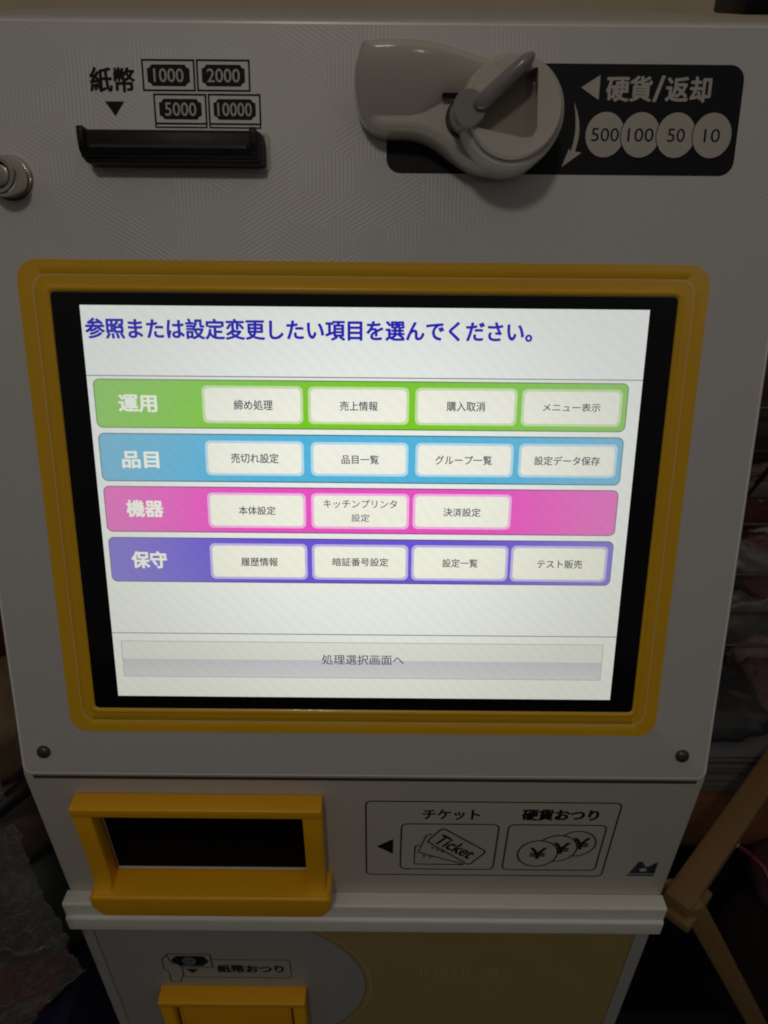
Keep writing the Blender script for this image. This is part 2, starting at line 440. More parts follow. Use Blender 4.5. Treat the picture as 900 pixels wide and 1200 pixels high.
# -- touch screen
scr = U('touch_screen', slab(rrect(-166.9, 166.3, -125.1, 123.3, 2.4, 4), H, H + 0.9), M['glass'])
HD = H + 0.95
lay = lambda k: HD + 0.06 * k
SM = {}
def sm(c, s=1.0):
    if (c, s) not in SM: SM[(c, s)] = screen_mat('screen_%02x%02x%02x' % c, c, s, 0.06 if max(c) - min(c) > 150 and c[0] < 60 and c[1] < 60 or max(c) < 110 else 0.28)
    return SM[(c, s)]
U('display', sheet([(-152, -116.7), (152, -116.7), (152, 116.7), (-152, 116.7)], lay(0)), sm((234, 238, 237)), scr)
U('title_text', text_mesh('参照または設定変更したい項目を選んでください。', -149.9, 89.9, 99.4, 110.0, lay(1), 0.030), sm((22, 10, 178)), scr)
for y in (79.5, -74.1): U('divider_line', sheet([(-152, y - .3), (152, y - .3), (152, y + .3), (-152, y + .3)], lay(1)), sm((128, 126, 128)), scr)
bars = [((122, 200, 34), (95, 140, 60), 51.0, 77.5, '運用', (-135.5, -114.9, 59.8, 69.0)),
        ((84, 180, 222), (70, 118, 140), 20.4, 47.5, '品目', (-136.3, -116.1, 28.0, 37.3)),
        ((233, 82, 196), (140, 80, 130), -9.8, 17.0, '機器', (-136.3, -115.7, -0.8, 8.9)),
        ((108, 88, 214), (86, 76, 150), -40.7, -13.6, '保守', (-135.9, -115.9, -32.2, -22.1))]
btn = [[('締め処理', -89.4, -34.2, 54.0, 74.4, (-72.2, -50.8, 61.3, 66.9)), ('売上情報', -31.0, 24.3, 54.0, 74.3, (-13.7, 7.2, 61.4, 66.6)),
        ('購入取消', 28.1, 83.9, 53.9, 74.2, (45.3, 66.5, 61.6, 67.0)), ('メニュー表示', 86.8, 141.7, 53.9, 74.0, (98.4, 130.1, 62.0, 66.5))],
       [('売切れ設定', -89.3, -34.3, 24.2, 43.8, (-75.1, -48.4, 31.3, 36.9)), ('品目一覧', -30.0, 24.4, 24.4, 43.5, (-12.9, 8.0, 31.3, 36.4)),
        ('グループ一覧', 28.8, 83.5, 24.5, 43.5, (39.8, 71.7, 31.4, 36.6)), ('設定データ保存', 86.9, 141.7, 24.6, 43.6, (95.6, 132.4, 31.6, 36.7))],
       [('本体設定', -89.7, -33.8, -6.9, 13.7, (-72.1, -51.1, 0.9, 6.0)), ('キッチンプリンタ\n設定', -30.3, 25.4, -6.9, 13.9, (-23.4, 18.6, -3.0, 10.4)),
        ('決済設定', 27.9, 84.0, -6.6, 14.0, (45.3, 66.6, 0.9, 5.9))],
       [('履歴情報', -90.0, -33.5, -38.5, -16.8, (-72.1, -50.7, -30.5, -25.2)), ('暗証番号設定', -30.4, 25.4, -38.4, -16.9, (-18.5, 14.0, -30.0, -24.9)),
        ('設定一覧', 27.7, 83.8, -38.4, -16.9, (45.7, 66.3, -30.2, -25.0)), ('テスト販売', 85.8, 141.8, -38.5, -16.7, (101.2, 127.5, -30.3, -25.1))]]
def mixc(a, b, t): return tuple(int(a[i] + (b[i] - a[i]) * t) for i in range(3))
barlab = ['bright green menu bar, topmost of the four', 'sky blue menu bar', 'pink menu bar with an empty right end', 'violet menu bar, lowest of the four']
for (col, ec, y0, y1, word, wb_), row, bl in zip(bars, btn, barlab):
    # layers are told apart by 0.06 mm steps; everything on them is flat display content
    U('menu_bar', sheet(rrect(-148.6, 144.6, y0, y1, 3.2), lay(1.5)), sm(col), scr, bl)
    U('bar_outline', strip(rrect(-148.6, 144.6, y0, y1, 3.2), 0.7, lay(2.2)), sm(ec), scr)
    U('bar_title', text_mesh(word, *wb_, lay(3), 0.035), sm((246, 248, 240)), scr)
    for t, bx0, bx1, by0, by1, tb in row:
        g = U('button_glow', sheet(rrect(bx0 - .2, bx1 + .2, by0 - .2, by1 + .2, 3.0), lay(2.6)), sm(mixc(col, (240, 240, 250), 0.62)), scr)
        b_ = U('menu_button', sheet(rrect(bx0 + 1.3, bx1 - 1.3, by0 + 1.2, by1 - 1.2, 2.4), lay(3.4)), sm((240, 240, 230)), scr)
        if '\n' in t:
            a_, c_ = t.split('\n')
            U('button_text', text_mesh(a_, -23.4, 18.6, 5.4, 10.4, lay(4), 0.006), sm((72, 74, 88)), scr)
            U('button_text', text_mesh(c_, -7.5, 2.9, -2.8, 1.9, lay(4), 0.006), sm((72, 74, 88)), scr)
        else:
            U('button_text', text_mesh(t, *tb, lay(4), 0.012), sm((72, 74, 88)), scr)
# wide button along the bottom
U('wide_button', sheet([(-147, -103.1), (144.6, -103.1), (144.6, -79.4), (-147, -79.4)], lay(1)), sm((225, 226, 226)), scr)
for k in range(8):
    ya = -102.9 + 11.6 * k / 8; yb = -102.9 + 11.6 * (k + 1) / 8
    U('wide_button_shade', sheet([(-146.8, ya), (144.4, ya), (144.4, yb), (-146.8, yb)], lay(1.8)), sm((int(210 - k * 2.0), int(213 - k * 1.9), int(221 - k * 1.0))), scr)
U('wide_button_outline', strip([(-147, -103.1), (144.6, -103.1), (144.6, -79.4), (-147, -79.4)], 0.5, lay(2.6)), sm((178, 178, 180)), scr)
U('button_text', text_mesh('処理選択画面へ', -25.8, 24.0, -94.0, -87.4, lay(3.2), 0.004), sm((62, 64, 96)), scr)

# -- banknote inlet
inl = U('banknote_inlet', slab(rrect(-137.5, -50.5, 184.6, 199.5, 1.5, 3), H, H + 13, 1.0, 2), M['black'])
U('inlet_bezel', finish(loops([[(x, y, h) for x, y in rrect(a, b, c, d, r, 5)] for a, b, c, d, r, h in
    ((-140.3, -47.9, 182.2, 201.2, 3, H), (-139.9, -48.3, 182.6, 200.8, 2.8, H + .7), (-138.4, -49.6, 183.8, 199.9, 2, H + .7), (-138.3, -49.7, 183.9, 199.6, 2, H))], False, False)), M['cream'], inl)
def side(x0, x1, pts, bev=0.4):   # solid of a profile in (y, h), from x0 to x1
    bm = bmesh.new(); a = [bm.verts.new((x0, y, h)) for y, h in pts]; b = [bm.verts.new((x1, y, h)) for y, h in pts]; n = len(pts)
    for i in range(n): bm.faces.new((a[i], a[(i + 1) % n], b[(i + 1) % n], b[i]))
    bm.faces.new(a); bm.faces.new(b[::-1])
    bmesh.ops.recalc_face_normals(bm, faces=bm.faces)
    if bev: bmesh.ops.bevel(bm, geom=[e for e in bm.edges], offset=bev, segments=2, affect='EDGES', profile=.5)
    return finish(bm, 40)
U('front_lip', side(-135.6, -54.6, [(186.0, H + 2), (199.6, H + 2), (199.4, H + 15.5), (198.4, H + 17), (192.5, H + 17.2), (188.0, H + 16), (186.2, H + 12)], .8), M['black'], inl)
U('note_slit', box(-133, -57, 191.0, 192.6, H + 16.9, H + 17.6), M['cavity'], inl)
for x0, x1 in ((-138.6, -135.4), (-55.4, -52.4)):
    U('side_guide', side(x0, x1, [(185.2, H + 1), (199.8, H + 1), (200.2, H + 12), (200.6, H + 18.2), (198.4, H + 18.6), (193.5, H + 18.2), (190.0, H + 17.2), (187.3, H + 14), (185.4, H + 9)]), M['black'], inl)

# -- printed marks over the inlet
U('banknote_print', text_mesh('紙幣', -135.9, -114.1, 219.0, 229.7, H + .08, 0.03), M['ink'])
U('arrow_mark', sheet([(-129.6, 214.7), (-119.9, 214.7), (-124.8, 208.0)], H + .08), M['ink'])
for s, x0, x1, y0, y1, extra, n0, n1 in (('1000', -109.7, -84.4, 219.8, 233.2, 0, -104.4, -89.7), ('2000', -82.8, -57.2, 219.9, 233.3, 0, -78.0, -61.9),
                                         ('5000', -104.9, -79.4, 204.9, 218.0, 1, -99.8, -84.3), ('10000', -77.8, -52.4, 204.9, 218.1, 1, -73.6, -56.6)):
    bx = [strip([(x0, y0), (x1, y0), (x1, y1), (x0, y1)], 0.9, H + .08)]
    if extra: bx.append(strip([(x0, y0 - 1.7), (x1, y0 - 1.7), (x1, y0), (x0, y0)], 0.75, H + .085))
    mk = U('denomination_mark', merge(*bx), M['ink'])
    a, b, c, d = x0 + 2.2, x1 - 2.2, y0 + 1.9, y1 - 1.9; k = 2.3
    U('mark_plate', sheet([(a + k, c), (b - k, c), (b - k * .55, c + k * .6), (b, c + k * .75), (b, d - k * .75), (b - k * .55, d - k * .6), (b - k, d), (a + k, d), (a + k * .55, d - k * .6), (a, d - k * .75), (a, c + k * .75), (a + k * .55, c + k * .6)], H + .08), M['ink'], mk)
    U('mark_number', text_mesh(s, n0, n1, (c + d) / 2 - 3.0, (c + d) / 2 + 3.0, H + .16, 0.012), M['print'], mk)

# -- black coin label
lab = U('coin_label', slab(rrect(10.8, 187.0, 182.9, 233.3, 7, 6), H, H + .12), M['sticker'])
LH = H + .18
U('coin_print', text_mesh('硬貨', 119.6, 141.7, 216.9, 227.9, LH, 0.03), M['print'], lab)
U('coin_print', text_mesh('/', 142.8, 148.0, 216.8, 228.2, LH, 0.02), M['print'], lab)
U('coin_print', text_mesh('返却', 149.1, 171.0, 216.9, 227.8, LH, 0.03), M['print'], lab)
U('arrow_mark', sheet([(106.9, 222.8), (116.0, 217.3), (116.0, 228.4)], LH), M['print'], lab)
# crescent arrow round the dial
oc = [(103.9, 216.4), (105.6, 212.6), (107.0, 208.0), (107.6, 203.4), (107.2, 198.6), (106.0, 193.7), (109.4, 193.3), (99.8, 186.5), (103.0, 195.2), (103.9, 193.6), (104.9, 197.6), (105.5, 202.2), (105.4, 207.0), (104.9, 211.6)]
U('turn_arrow', sheet(oc, LH), M['print'], lab)
for i, (cx, s, a, b) in enumerate(((120.5, '500', 113.7, 127.5), (138.3, '100', 131.9, 144.9), (156.1, '50', 151.9, 160.6), (174.2, '10', 170.2, 178.2))):
    cm = U('coin_mark', sheet(circle(cx, 201.6, 9.75, ry=10.4), LH + .1 * i + .04), M['print'], lab)
    U('coin_number', text_mesh(s, a, b, 198.5, 204.7, LH + .1 * i + .10, 0.004), M['ink'], lab)
    if i: U('coin_ring', strip(circle(cx, 201.6, 9.9, ry=10.6), 0.55, LH + .1 * i + .02), M['sticker'], lab)

# -- coin hopper (shell shaped) with dial and lever
def smooth_ring(pts, k=6):
    out = []; n = len(pts)
    for i in range(n):
        p0, p1, p2, p3 = (Vector(pts[(i + j) % n]) for j in (-1, 0, 1, 2))
        for j in range(k):
            t = j / k
            q = 0.5 * ((2 * p1) + (p2 - p0) * t + (2 * p0 - 5 * p1 + 4 * p2 - p3) * t * t + (3 * p1 - p0 - 3 * p2 + p3) * t ** 3)
            out.append((q.x, q.y))
    return out
hop_out = smooth_ring([(-2.6, 231.5), (-1.2, 234.0), (1.6, 235.0), (16, 235.4), (31, 235.0), (43, 233.2), (56, 231.0), (70, 229.5), (84, 225), (91, 214), (93, 204), (89, 191), (80, 184), (68, 180.6), (58, 181.0), (49.5, 184.0), (42, 188.5), (35, 193.3), (27, 196.8), (18, 197.8), (9, 198.2), (2, 201.0), (-3.4, 208.5), (-5.4, 221)])
def hop_h(x, y):
    base = 23.0 + 0.05 * (x - 40)
    if x < 22: yl = 205.5
    elif x < 28: yl = 205.5 + (x - 22) / 6 * 1.0
    else: yl = 206.5 + (x - 28) / 22 * 11
    yt = 235.5 - max(0, x - 25) * 0.12
    u = (y - yl) / max(6, (yt - yl))
    if u <= 0: return base
    amp = 17.0 if x < 16 else max(0, 17.0 * (1 - ((x - 16) / 50) ** 1.3)) if x < 66 else 0
    u = min(u, 1.05)
    return base + amp * math.sin(math.pi * min(1, u * 0.60)) ** 0.95 * (1 if x > 4 else max(0, 1 - ((4 - x) / 14) ** 2))
def hopper():
    c = Vector((40, 213)); rings = []
    pts = hop_out
    def H_at(p): return hop_h(*p)
    for d, f in ((0, 0.0), (0.3, 0.45), (1.0, 0.80), (2.0, 0.93), (3.4, 0.985), (5.0, 1.0)):
        q = inset(pts, d); ii = inset(pts, 5.0)
        rings.append([(x, y, H + f * hop_h(*ii[i])) for i, (x, y) in enumerate(q)])
    base = inset(pts, 5.0)
    for t in [1 - k / 44 for k in range(1, 44)]:
        rings.append([(c.x + (x - c.x) * t, c.y + (y - c.y) * t, H + hop_h(c.x + (x - c.x) * t, c.y + (y - c.y) * t)) for x, y in base])
    bm = loops(rings, False, True)
    return finish(bm, 48)
hop = U('coin_hopper', hopper(), M['knob'])
dc = (68.3, 205.0)
U('dial_collar', lathe(*dc, [(25.2, H), (24.9, H + 20), (24.4, H + 30), (23.8, H + 35), (23.0, H + 37.5), (21.8, H + 38.6), (21.3, H + 38.6)], 72, False), M['knob'], hop)
# dial: cup with a wedge shaped coin opening
tri = roundpoly([(50.5, 207.5), (77.5, 221.5), (78.6, 196.3), (76.6, 192.8), (73.0, 192.4), (51.0, 196.6)], 1.6, 4)
def dial():
    n = 72; r_in = 19.6; ht = H + 43.6
    bm = bmesh.new()
    prof = [(21.2, H + 36), (21.2, H + 42.0), (20.9, H + 43.1), (20.3, H + 43.7), (r_in, ht)]
    rings = [[bm.verts.new((dc[0] + r * math.cos(2 * math.pi * i / n), dc[1] + r * math.sin(2 * math.pi * i / n), h)) for i in range(n)] for r, h in prof]
    for a, b in zip(rings, rings[1:]):
        for i in range(n): bm.faces.new((a[i], a[(i + 1) % n], b[(i + 1) % n], b[i]))
    tv = [bm.verts.new((x, y, ht)) for x, y in tri]; tb = [bm.verts.new((x, y, ht - 9)) for x, y in tri]; m = len(tv)
    te = [bm.edges.new((tv[i], tv[(i + 1) % m])) for i in range(m)]
    oe = [bm.edges.get((rings[-1][i], rings[-1][(i + 1) % n])) for i in range(n)]
    bmesh.ops.triangle_fill(bm, edges=te + oe, use_beauty=True)
    for i in range(m): bm.faces.new((tv[i], tb[i], tb[(i + 1) % m], tv[(i + 1) % m]))
    return finish(bm, 38)
U('coin_dial', dial(), M['knob'], hop)
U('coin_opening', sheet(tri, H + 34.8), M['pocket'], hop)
U('hub_gap', lathe(47.6, 204.0, [(9.0, H + 18), (9.0, H + 24.6), (8.7, H + 24.9)], 40), M['cavity'], hop)
U('lever_hub', lathe(47.6, 204.0, [(7.6, H + 20), (7.6, H + 46), (7.45, H + 47.0), (7.1, H + 47.5)], 40, True, 25), M['lever'], hop)
# lever blade: bar rising from the hub across the dial to its upper right rim
def blade():
    a = Vector((50.0, 203.5)); b = Vector((73.5, 223.5)); d = (b - a).normalized(); nn = Vector((-d.y, d.x))
    secs = []
    K = 14
    for i in range(K + 1):
        t = i / K; p = a + (b - a) * t
        w = 3.5 - 0.6 * t; top = H + 51.5 + 6.0 * math.sin(t * math.pi * 0.5); bot = H + 42
        if i == 0 or i == K: w *= .45; top -= 2.0
        if i == 1 or i == K - 1: w *= .85; top -= .5
        ring = []
        for (sx, hz) in ((-1, 0), (-1, .75), (-.85, .9), (-.45, .98), (0, 1), (.45, .98), (.85, .9), (1, .75), (1, 0)):
            q = p + nn * (w * sx); ring.append((q.x, q.y, bot + (top - bot) * hz))
        secs.append(ring)
    bm = bmesh.new(); vs = [[bm.verts.new(p) for p in r] for r in secs]
    for r0, r1 in zip(vs, vs[1:]):
        for i in range(len(r0)): bm.faces.new((r0[i], r0[(i + 1) % len(r0)], r1[(i + 1) % len(r0)], r1[i]))
    bm.faces.new(vs[0]); bm.faces.new(vs[-1][::-1])
    return finish(bm, 60)
U('lever_blade', blade(), M['lever'], hop)
U('coin_slit', side(36.5, 47.5, [(212.2, H + 24.6), (213.6, H + 24.6), (213.6, H + 29.5), (212.2, H + 28.5)], 0.2), M['cavity'], hop)

# -- lock at the left edge
lk = U('lock_cylinder', lathe(-180.5, 178.6, [(11.3, H), (11.2, H + .8), (10.6, H + 1.5), (9.6, H + 1.8), (9.5, H + 14.5), (9.1, H + 15.8), (8.4, H + 16.4), (6.6, H + 16.4), (6.2, H + 15.2), (6.1, H + 13.0)], 56, False), M['chrome'])
U('lock_core', lathe(-180.5, 178.6, [(6.1, H + 10), (5.6, H + 14.2), (5.1, H + 15.0), (4.2, H + 15.2)], 40), M['chrome'], lk)
U('keyhole', box(-181.3, -179.7, 175.6, 181.6, H + 14.9, H + 15.28), M['cavity'], lk)

# ------------------------------------------------------------------ lower front
Lo('fold_strip', box(-214, 215, -2.6, 0.2, 0.1, .35, 0), plain('fold_strip_dark', (.06, .05, .045, 1), .8))  # thin dark strip along the fold, just below the sheet
# ticket tray: yellow frame
def frame_bar(x0, x1, z0, z1, h0, h1, bev): return box(x0, x1, z0, z1, h0, h1, bev, 3)
tr = Lo('ticket_tray', frame_bar(-191, -27.3, -25.4, -17, 0.05, 13.6, 1.3), M['tray'])
def sideb(x0, x1):     # side bars flare gently into the sill
    pts = [(-18.5, 0.1), (-18.5, 12.9), (-60, 12.9), (-88, 13.2), (-98, 14.6), (-104, 17.5), (-107, 20.5), (-112, 20.5), (-112, 0.1)]
    return side(x0, x1, pts, 1.1)
Lo('tray_side', sideb(-190.6, -178.0), M['tray'], tr); Lo('tray_side', sideb(-40.4, -27.6), M['tray'], tr)
sill = roundpoly([(-193.2, -104.8), (-23.6, -104.8), (-23.6, -118), (-29.5, -128.6), (-187, -128.6), (-193.2, -118)], 4.5, 5)
Lo('tray_sill', slab(sill, 0.1, 22.5, 2.2, 4), M['tray'], tr)
Lo('tray_recess', finish(loops([[(x, y, h) for x, y in ((-178.4, -105.2), (-40.1, -105.2), (-40.1, -25.2), (-178.4, -25.2))] for h in (0.9, 0.12)], False, True)), M['cavity'], tr)
Lo('smoked_flap', box(-176, -42.4, -99.7, -24, 0.3, 1.6, 0.3), M['flap'], tr)
Lo('flap_edge', box(-176.6, -42.0, -100.9, -99.6, 0.3, 2.6, 0.2), M['edge'], tr)
Lo('flap_edge', box(-177.2, -176.2, -101.2, -26, 0.3, 2.0, 0.2), M['pocket'], tr)

# printed panel beside the tray
pr_ = Lo('tray_print', strip(roundpoly([(0.9, -24), (171.3, -24), (171.3, -110.1), (0.9, -110.1)], 4.5), 1.15, .08), M['brownink'])
for a, b in ((25.2, 91.9), (98.5, 165.4)):
    Lo('print_box', strip(roundpoly([(a, -48.7), (b, -48.7), (b, -102.7), (a, -102.7)], 5), 1.15, .08), M['brownink'], pr_)
Lo('print_word', text_mesh('チケット', 39.4, 77.5, -43.6, -32.6, .08, 0.03), M['ink'], pr_)
Lo('print_word', text_mesh('硬貨おつり', 106.6, 157.5, -43.4, -31.6, .08, 0.045), M['ink'], pr_)
Lo('arrow_mark', sheet([(8.2, -75.3), (19.8, -66.4), (19.8, -84.2)], .08), M['ink'], pr_)
# tickets fanned out
for i, (pts, cl) in enumerate((([(38.5, -72.8), (35.2, -75), (35.0, -96.4), (70, -96.8), (60, -80)], 0), ([(46.5, -60), (42.6, -61.5), (37.6, -81.5), (71.0, -96.4), (70, -85)], 0), (None, 1))):
    if cl:
        q = roundpoly([(53.5, -52.8), (85.4, -79.9), (74.3, -96.8), (43.2, -68.4)], 3)
        Lo('ticket_paper', sheet(q, .30), M['cream'], pr_)
        Lo('ticket_outline', strip(q, 1.2, .36), M['ink'], pr_)
    else:
        Lo('ticket_paper', sheet(pts, .10 + i * .08), M['cream'], pr_)
        Lo('ticket_outline', strip(pts[:4], 1.2, .13 + i * .08, closed=False), M['ink'], pr_)
Lo('ticket_word', text_mesh('Ticket', 47.2, 79.6, -80.4, -69.0, .38, 0.03, rot=-38, shear=0.0), M['ink'], pr_)
for (x, z, h) in ((47.5, -76.0, .24), (51.0, -78.4, .24), (54.5, -80.6, .24), (42.0, -86.0, .16), (46.4, -87.2, .16)):
    Lo('ticket_tick', merge(strip([(x - 1.2, z + .8), (x + 1.6, z - .4)], .9, h, False), strip([(x + .2, z + .4), (x - .4, z - 2.2)], .8, h + .01, False)), M['ink'], pr_)
# coins, the front one whole
for i, (x, z, r) in enumerate(((147.6, -70.3, 13.3), (134.6, -75.9, 14.0), (121.8, -82.2, 14.0))):
    Lo('coin_disc', sheet(circle(x, z, r, ry=r * 1.1), .10 + i * .09), M['cream'], pr_)
    Lo('coin_outline', strip(circle(x, z, r, ry=r * 1.1), 1.15, .13 + i * .09), M['ink'], pr_)
    dx = 0 if i == 2 else 3.0
    Lo('yen_sign', text_mesh('¥', x - 5.6 + dx, x + 5.6 + dx, z - 6.0, z + 6.8, .15 + i * .09, 0.03), M['ink'], pr_)
# dark emblem by the corner, an M-shaped block with a round hole and a line below
def emblem():
    out = [(190.6, -106.2), (195.3, -91.4), (198.0, -91.4), (201.0, -97.3), (203.2, -97.3), (209.0, -91.4), (209.4, -106.2)]
    bm = bmesh.new(); ov = [bm.verts.new((x, y, .1)) for x, y in out]; iv = [bm.verts.new((x, y, .1)) for x, y in circle(200.2, -101.5, 2.7, 16, 2.4)]
    ed = [bm.edges.new((l[i], l[(i + 1) % len(l)])) for l in (ov, iv) for i in range(len(l))]
    bmesh.ops.triangle_fill(bm, edges=ed, use_beauty=True)
    for f in bm.faces:
        if f.normal.z < 0: f.normal_flip()
    bmesh.ops.scale(bm, vec=(MM,) * 3, verts=bm.verts)
    return bm
Lo('emblem', merge(emblem(), sheet([(189.6, -109.2), (209.3, -109.2), (209.3, -107.2), (190.2, -107.2)], .1)), M['bluedark'])

# trim rail
rp = [(-134.0, 0.1), (-132.4, 10.6), (-133.4, 11.6), (-134.6, 11.9), (-147.0, 11.9), (-148.2, 13.6), (-149.4, 14.2), (-162.8, 14.2), (-164.2, 13.4), (-164.4, 0.1)]
Lo('trim_rail', side(-221.5, 221.0, rp, 0.35), M['rail'])

# base sheet and its poster
Lo('base_panel', slab([(-222.5, -900), (222.0, -900), (222.0, -166), (-222.5, -166)], 0.05, 1.2, 0.6, 2), M['base'])
po = Lo('base_poster', slab([(-213.3, -880), (210.8, -880), (210.8, -166.5), (-213.3, -166.5)], 1.25, 1.45), M['poster'])
Lo('poster_border', strip([(-213.0, -880), (210.6, -880), (210.6, -167), (-213.0, -167)], 0.9, 1.62), M['redline'], po)
cc = (-110, -275); rr = 109
arc = [(cc[0] + rr * math.cos(math.radians(t)), cc[1] + rr * math.sin(math.radians(t))) for t in range(-90, 91, 5)]
arc = [(x, min(y, -166.8)) for x, y in arc]
Lo('poster_grey_field', sheet([(-212.4, -386)] + arc + [(-212.4, -166.8)], 1.56), M['base'], po)
arc2 = [(cc[0] + (rr + 5) * math.cos(math.radians(t)), cc[1] + (rr + 5) * math.sin(math.radians(t))) for t in range(-90, 73, 4)]
Lo('poster_arc_line', strip(arc2, 1.2, 1.56, False), M['posterline'], po)
arc3 = [(cc[0] + (rr + .5) * math.cos(math.radians(t)), cc[1] + (rr + .5) * math.sin(math.radians(t))) for t in range(-90, 73, 4)]
Lo('poster_arc_line', strip(arc3, 1.0, 1.62, False), M['redline'], po)
random.seed(2)
fs = []
for x in (45, 49.5, 57, 63, 66, 73, 80, 84, 101, 104.5, 108):
    fs.append(strip([(x, -241 - random.uniform(0, 3)), (x + random.uniform(-.6, .6), -257)], 1.2, 1.56, False))
for row in range(3):
    x = 45.0
    while x < 158:
        w = random.uniform(1.5, 5); fs.append(strip([(x, -284 - row * 11), (x + w, -284 - row * 11 + random.uniform(-.8, .8))], 1.1, 1.56, False)); x += w + random.uniform(1.5, 5)
Lo('worn_print', merge(*fs), plain('worn_print_ink', (.50, .42, .24, 1), .5), po)['kind'] = 'stuff'
# change label: hand holding a note, and its words
BH = 1.66
ch = Lo('change_label', strip(roundpoly([(-152.5, -262.0), (-62.2, -262.0), (-62.2, -232.6), (-152.5, -232.6)], 4), 0.8, BH), M['ink'])
Lo('label_word', text_mesh('紙幣おつり', -122.5, -68.3, -253.4, -241.6, BH, 0.045), M['ink'], ch)
Lo('note_drawing', sheet([(-161.5, -224), (-126.2, -224), (-126.2, -245.0), (-161.5, -245.0)], BH + .06), M['base'], ch)
Lo('note_outline', strip([(-161.5, -224), (-126.2, -224), (-126.2, -245.0), (-161.5, -245.0)], .9, BH + .12), M['ink'], ch)
Lo('note_oval', sheet([(-159.4, -234.5), (-154.5, -227.0), (-132.0, -227.2), (-128.2, -235.5), (-134.2, -243.3), (-155.0, -243.0)], BH + .12), M['ink'], ch)
Lo('note_circle', sheet(circle(-144.4, -235.2, 5.6, 24, 6.4), BH + .18), M['bluegrey'], ch)
Lo('note_circle_mark', strip([(-147.3, -232.5), (-144.6, -236.6), (-141.6, -232.5)], 1.0, BH + .24, False), M['ink'], ch)
Lo('arrow_mark', sheet([(-149.1, -248.4), (-138.4, -248.4), (-144.0, -255.8)], BH), M['ink'], ch)
hand = [(-161.0, -226), (-165.9, -231), (-167.0, -247.3), (-163.1, -254.5), (-164.0, -269.6), (-155.7, -269.6), (-151.4, -253), (-151.9, -243.4), (-155.6, -238.4), (-159.0, -240.0), (-160.2, -234)]
Lo('hand_drawing', sheet(hand, BH + .30), M['base'], ch)
Lo('hand_outline', strip(roundpoly(hand, 2), .8, BH + .36), M['ink'], ch)

# note outlet, only its top shows
ol = Lo('note_outlet', box(-173.4, -50.6, -283.0, -276, 1.3, 16.2, 1.2, 3), M['tray'])
for a, b in ((-172.9, -162.5), (-61.5, -51.1)):
    Lo('outlet_side', side(a, b, [(-277.5, 1.4), (-277.5, 15.4), (-365, 15.4), (-372, 22), (-378, 22), (-378, 1.4)], 1.0), M['tray'], ol)
Lo('outlet_recess', sheet([(-163, -378), (-61, -378), (-61, -282), (-163, -282)], 1.9), M['pocket'], ol)
Lo('outlet_flap', side(-157.6, -66.5, [(-285.5, 4.0), (-285.5, 7.0), (-374, 14.0), (-374, 11.0)], 0.8), M['tray'], ol)
for x in (-159.2, -66.0):
    Lo('flap_rim', side(x, x + 1.7, [(-285.0, 3.0), (-285.0, 9.2), (-374, 16.4), (-374, 11.0)], 0.4), M['tray'], ol)

# ================================================================== THINGS AROUND
def V(x, y, z): return (x * MM, y * MM, z * MM + Z0)     # mm from the fold line

# black device on the back of the machine top
dev = thing('payment_box', 'small black box standing on the back right of the machine top', 'electronic device', V(345, 425, 407.9))
obj('box_body', box(-52, 60, -14, 60, 0, 70, 3, 2), M['black'], dev, Matrix.Translation(V(345, 425, 407.9)))
obj('white_mark', box(-24.5, -22.0, -14.8, -14.1, 7.5, 11.5, 0.2), plain('pale_mark', (.7, .7, .72, 1), .4), dev, Matrix.Translation(V(345, 425, 407.9)))  # small white mark on the box front, does not glow

def pillow(sx, sy, sz, seed, amp=0.012, n=44, p=3.2, freq=9):
    """crumpled soft bundle: superellipsoid with folds (mm in, metres out)"""
    bm = bmesh.new(); rows = []
    nv = n // 2
    for j in range(nv + 1):
        ph = math.pi * (j / nv - .5); row = []
        for i in range(n):
            th = 2 * math.pi * i / n
            f = lambda v, e: math.copysign(abs(v) ** (2 / e), v)
            q = Vector((sx * f(math.cos(ph), p) * f(math.cos(th), p), sy * f(math.cos(ph), p) * f(math.sin(th), p), sz * f(math.sin(ph), p))) * MM
            k = q * freq + Vector((seed * 3.1, seed * 1.7, 0))
            d = noise.noise(k) + 0.6 * (1 - 2 * abs(noise.noise(k * 2.3))) + .35 * (1 - 2 * abs(noise.noise(k * 5.1)))
            q += q.normalized() * d * amp
            row.append(q)
        rows.append(row)
    b0 = bm.verts.new(sum(rows[0], Vector()) / n); b1 = bm.verts.new(sum(rows[-1], Vector()) / n)
    vs = [[bm.verts.new(q) for q in r] for r in rows[1:-1]]
    for a, b in zip(vs, vs[1:]):
        for i in range(n): bm.faces.new((a[i], a[(i + 1) % n], b[(i + 1) % n], b[i]))
    for i in range(n):
        bm.faces.new((b0, vs[0][(i + 1) % n], vs[0][i])); bm.faces.new((b1, vs[-1][i], vs[-1][(i + 1) % n]))
    bmesh.ops.recalc_face_normals(bm, faces=bm.faces)
    for f in bm.faces: f.smooth = True
    return bm

def tube(path, r, n=10, scale=MM):
    bm = bmesh.new(); rings = []
    P = [Vector(p) for p in path]; k = len(P)
    for i, p in enumerate(P):
        d = (P[min(k - 1, i + 1)] - P[max(0, i - 1)]).normalized()
        a = d.cross(Vector((0.12, 0.3, 1))).normalized(); b = d.cross(a)
        rings.append([bm.verts.new(p + (a * math.cos(2 * math.pi * j / n) + b * math.sin(2 * math.pi * j / n)) * r) for j in range(n)])
    for a, b in zip(rings, rings[1:]):
        for j in range(n): bm.faces.new((a[j], a[(j + 1) % n], b[(j + 1) % n], b[j]))
    bm.faces.new(rings[0]); bm.faces.new(rings[-1][::-1])
    return finish(bm, 50, scale)

def tw(x, y, z): return Matrix.Translation(V(x, y, z))
def cloth(name, col, rough=.7, **k): return plain(name, col, rough, var=.25, scale=40, bump=.5, bscale=300, **k)

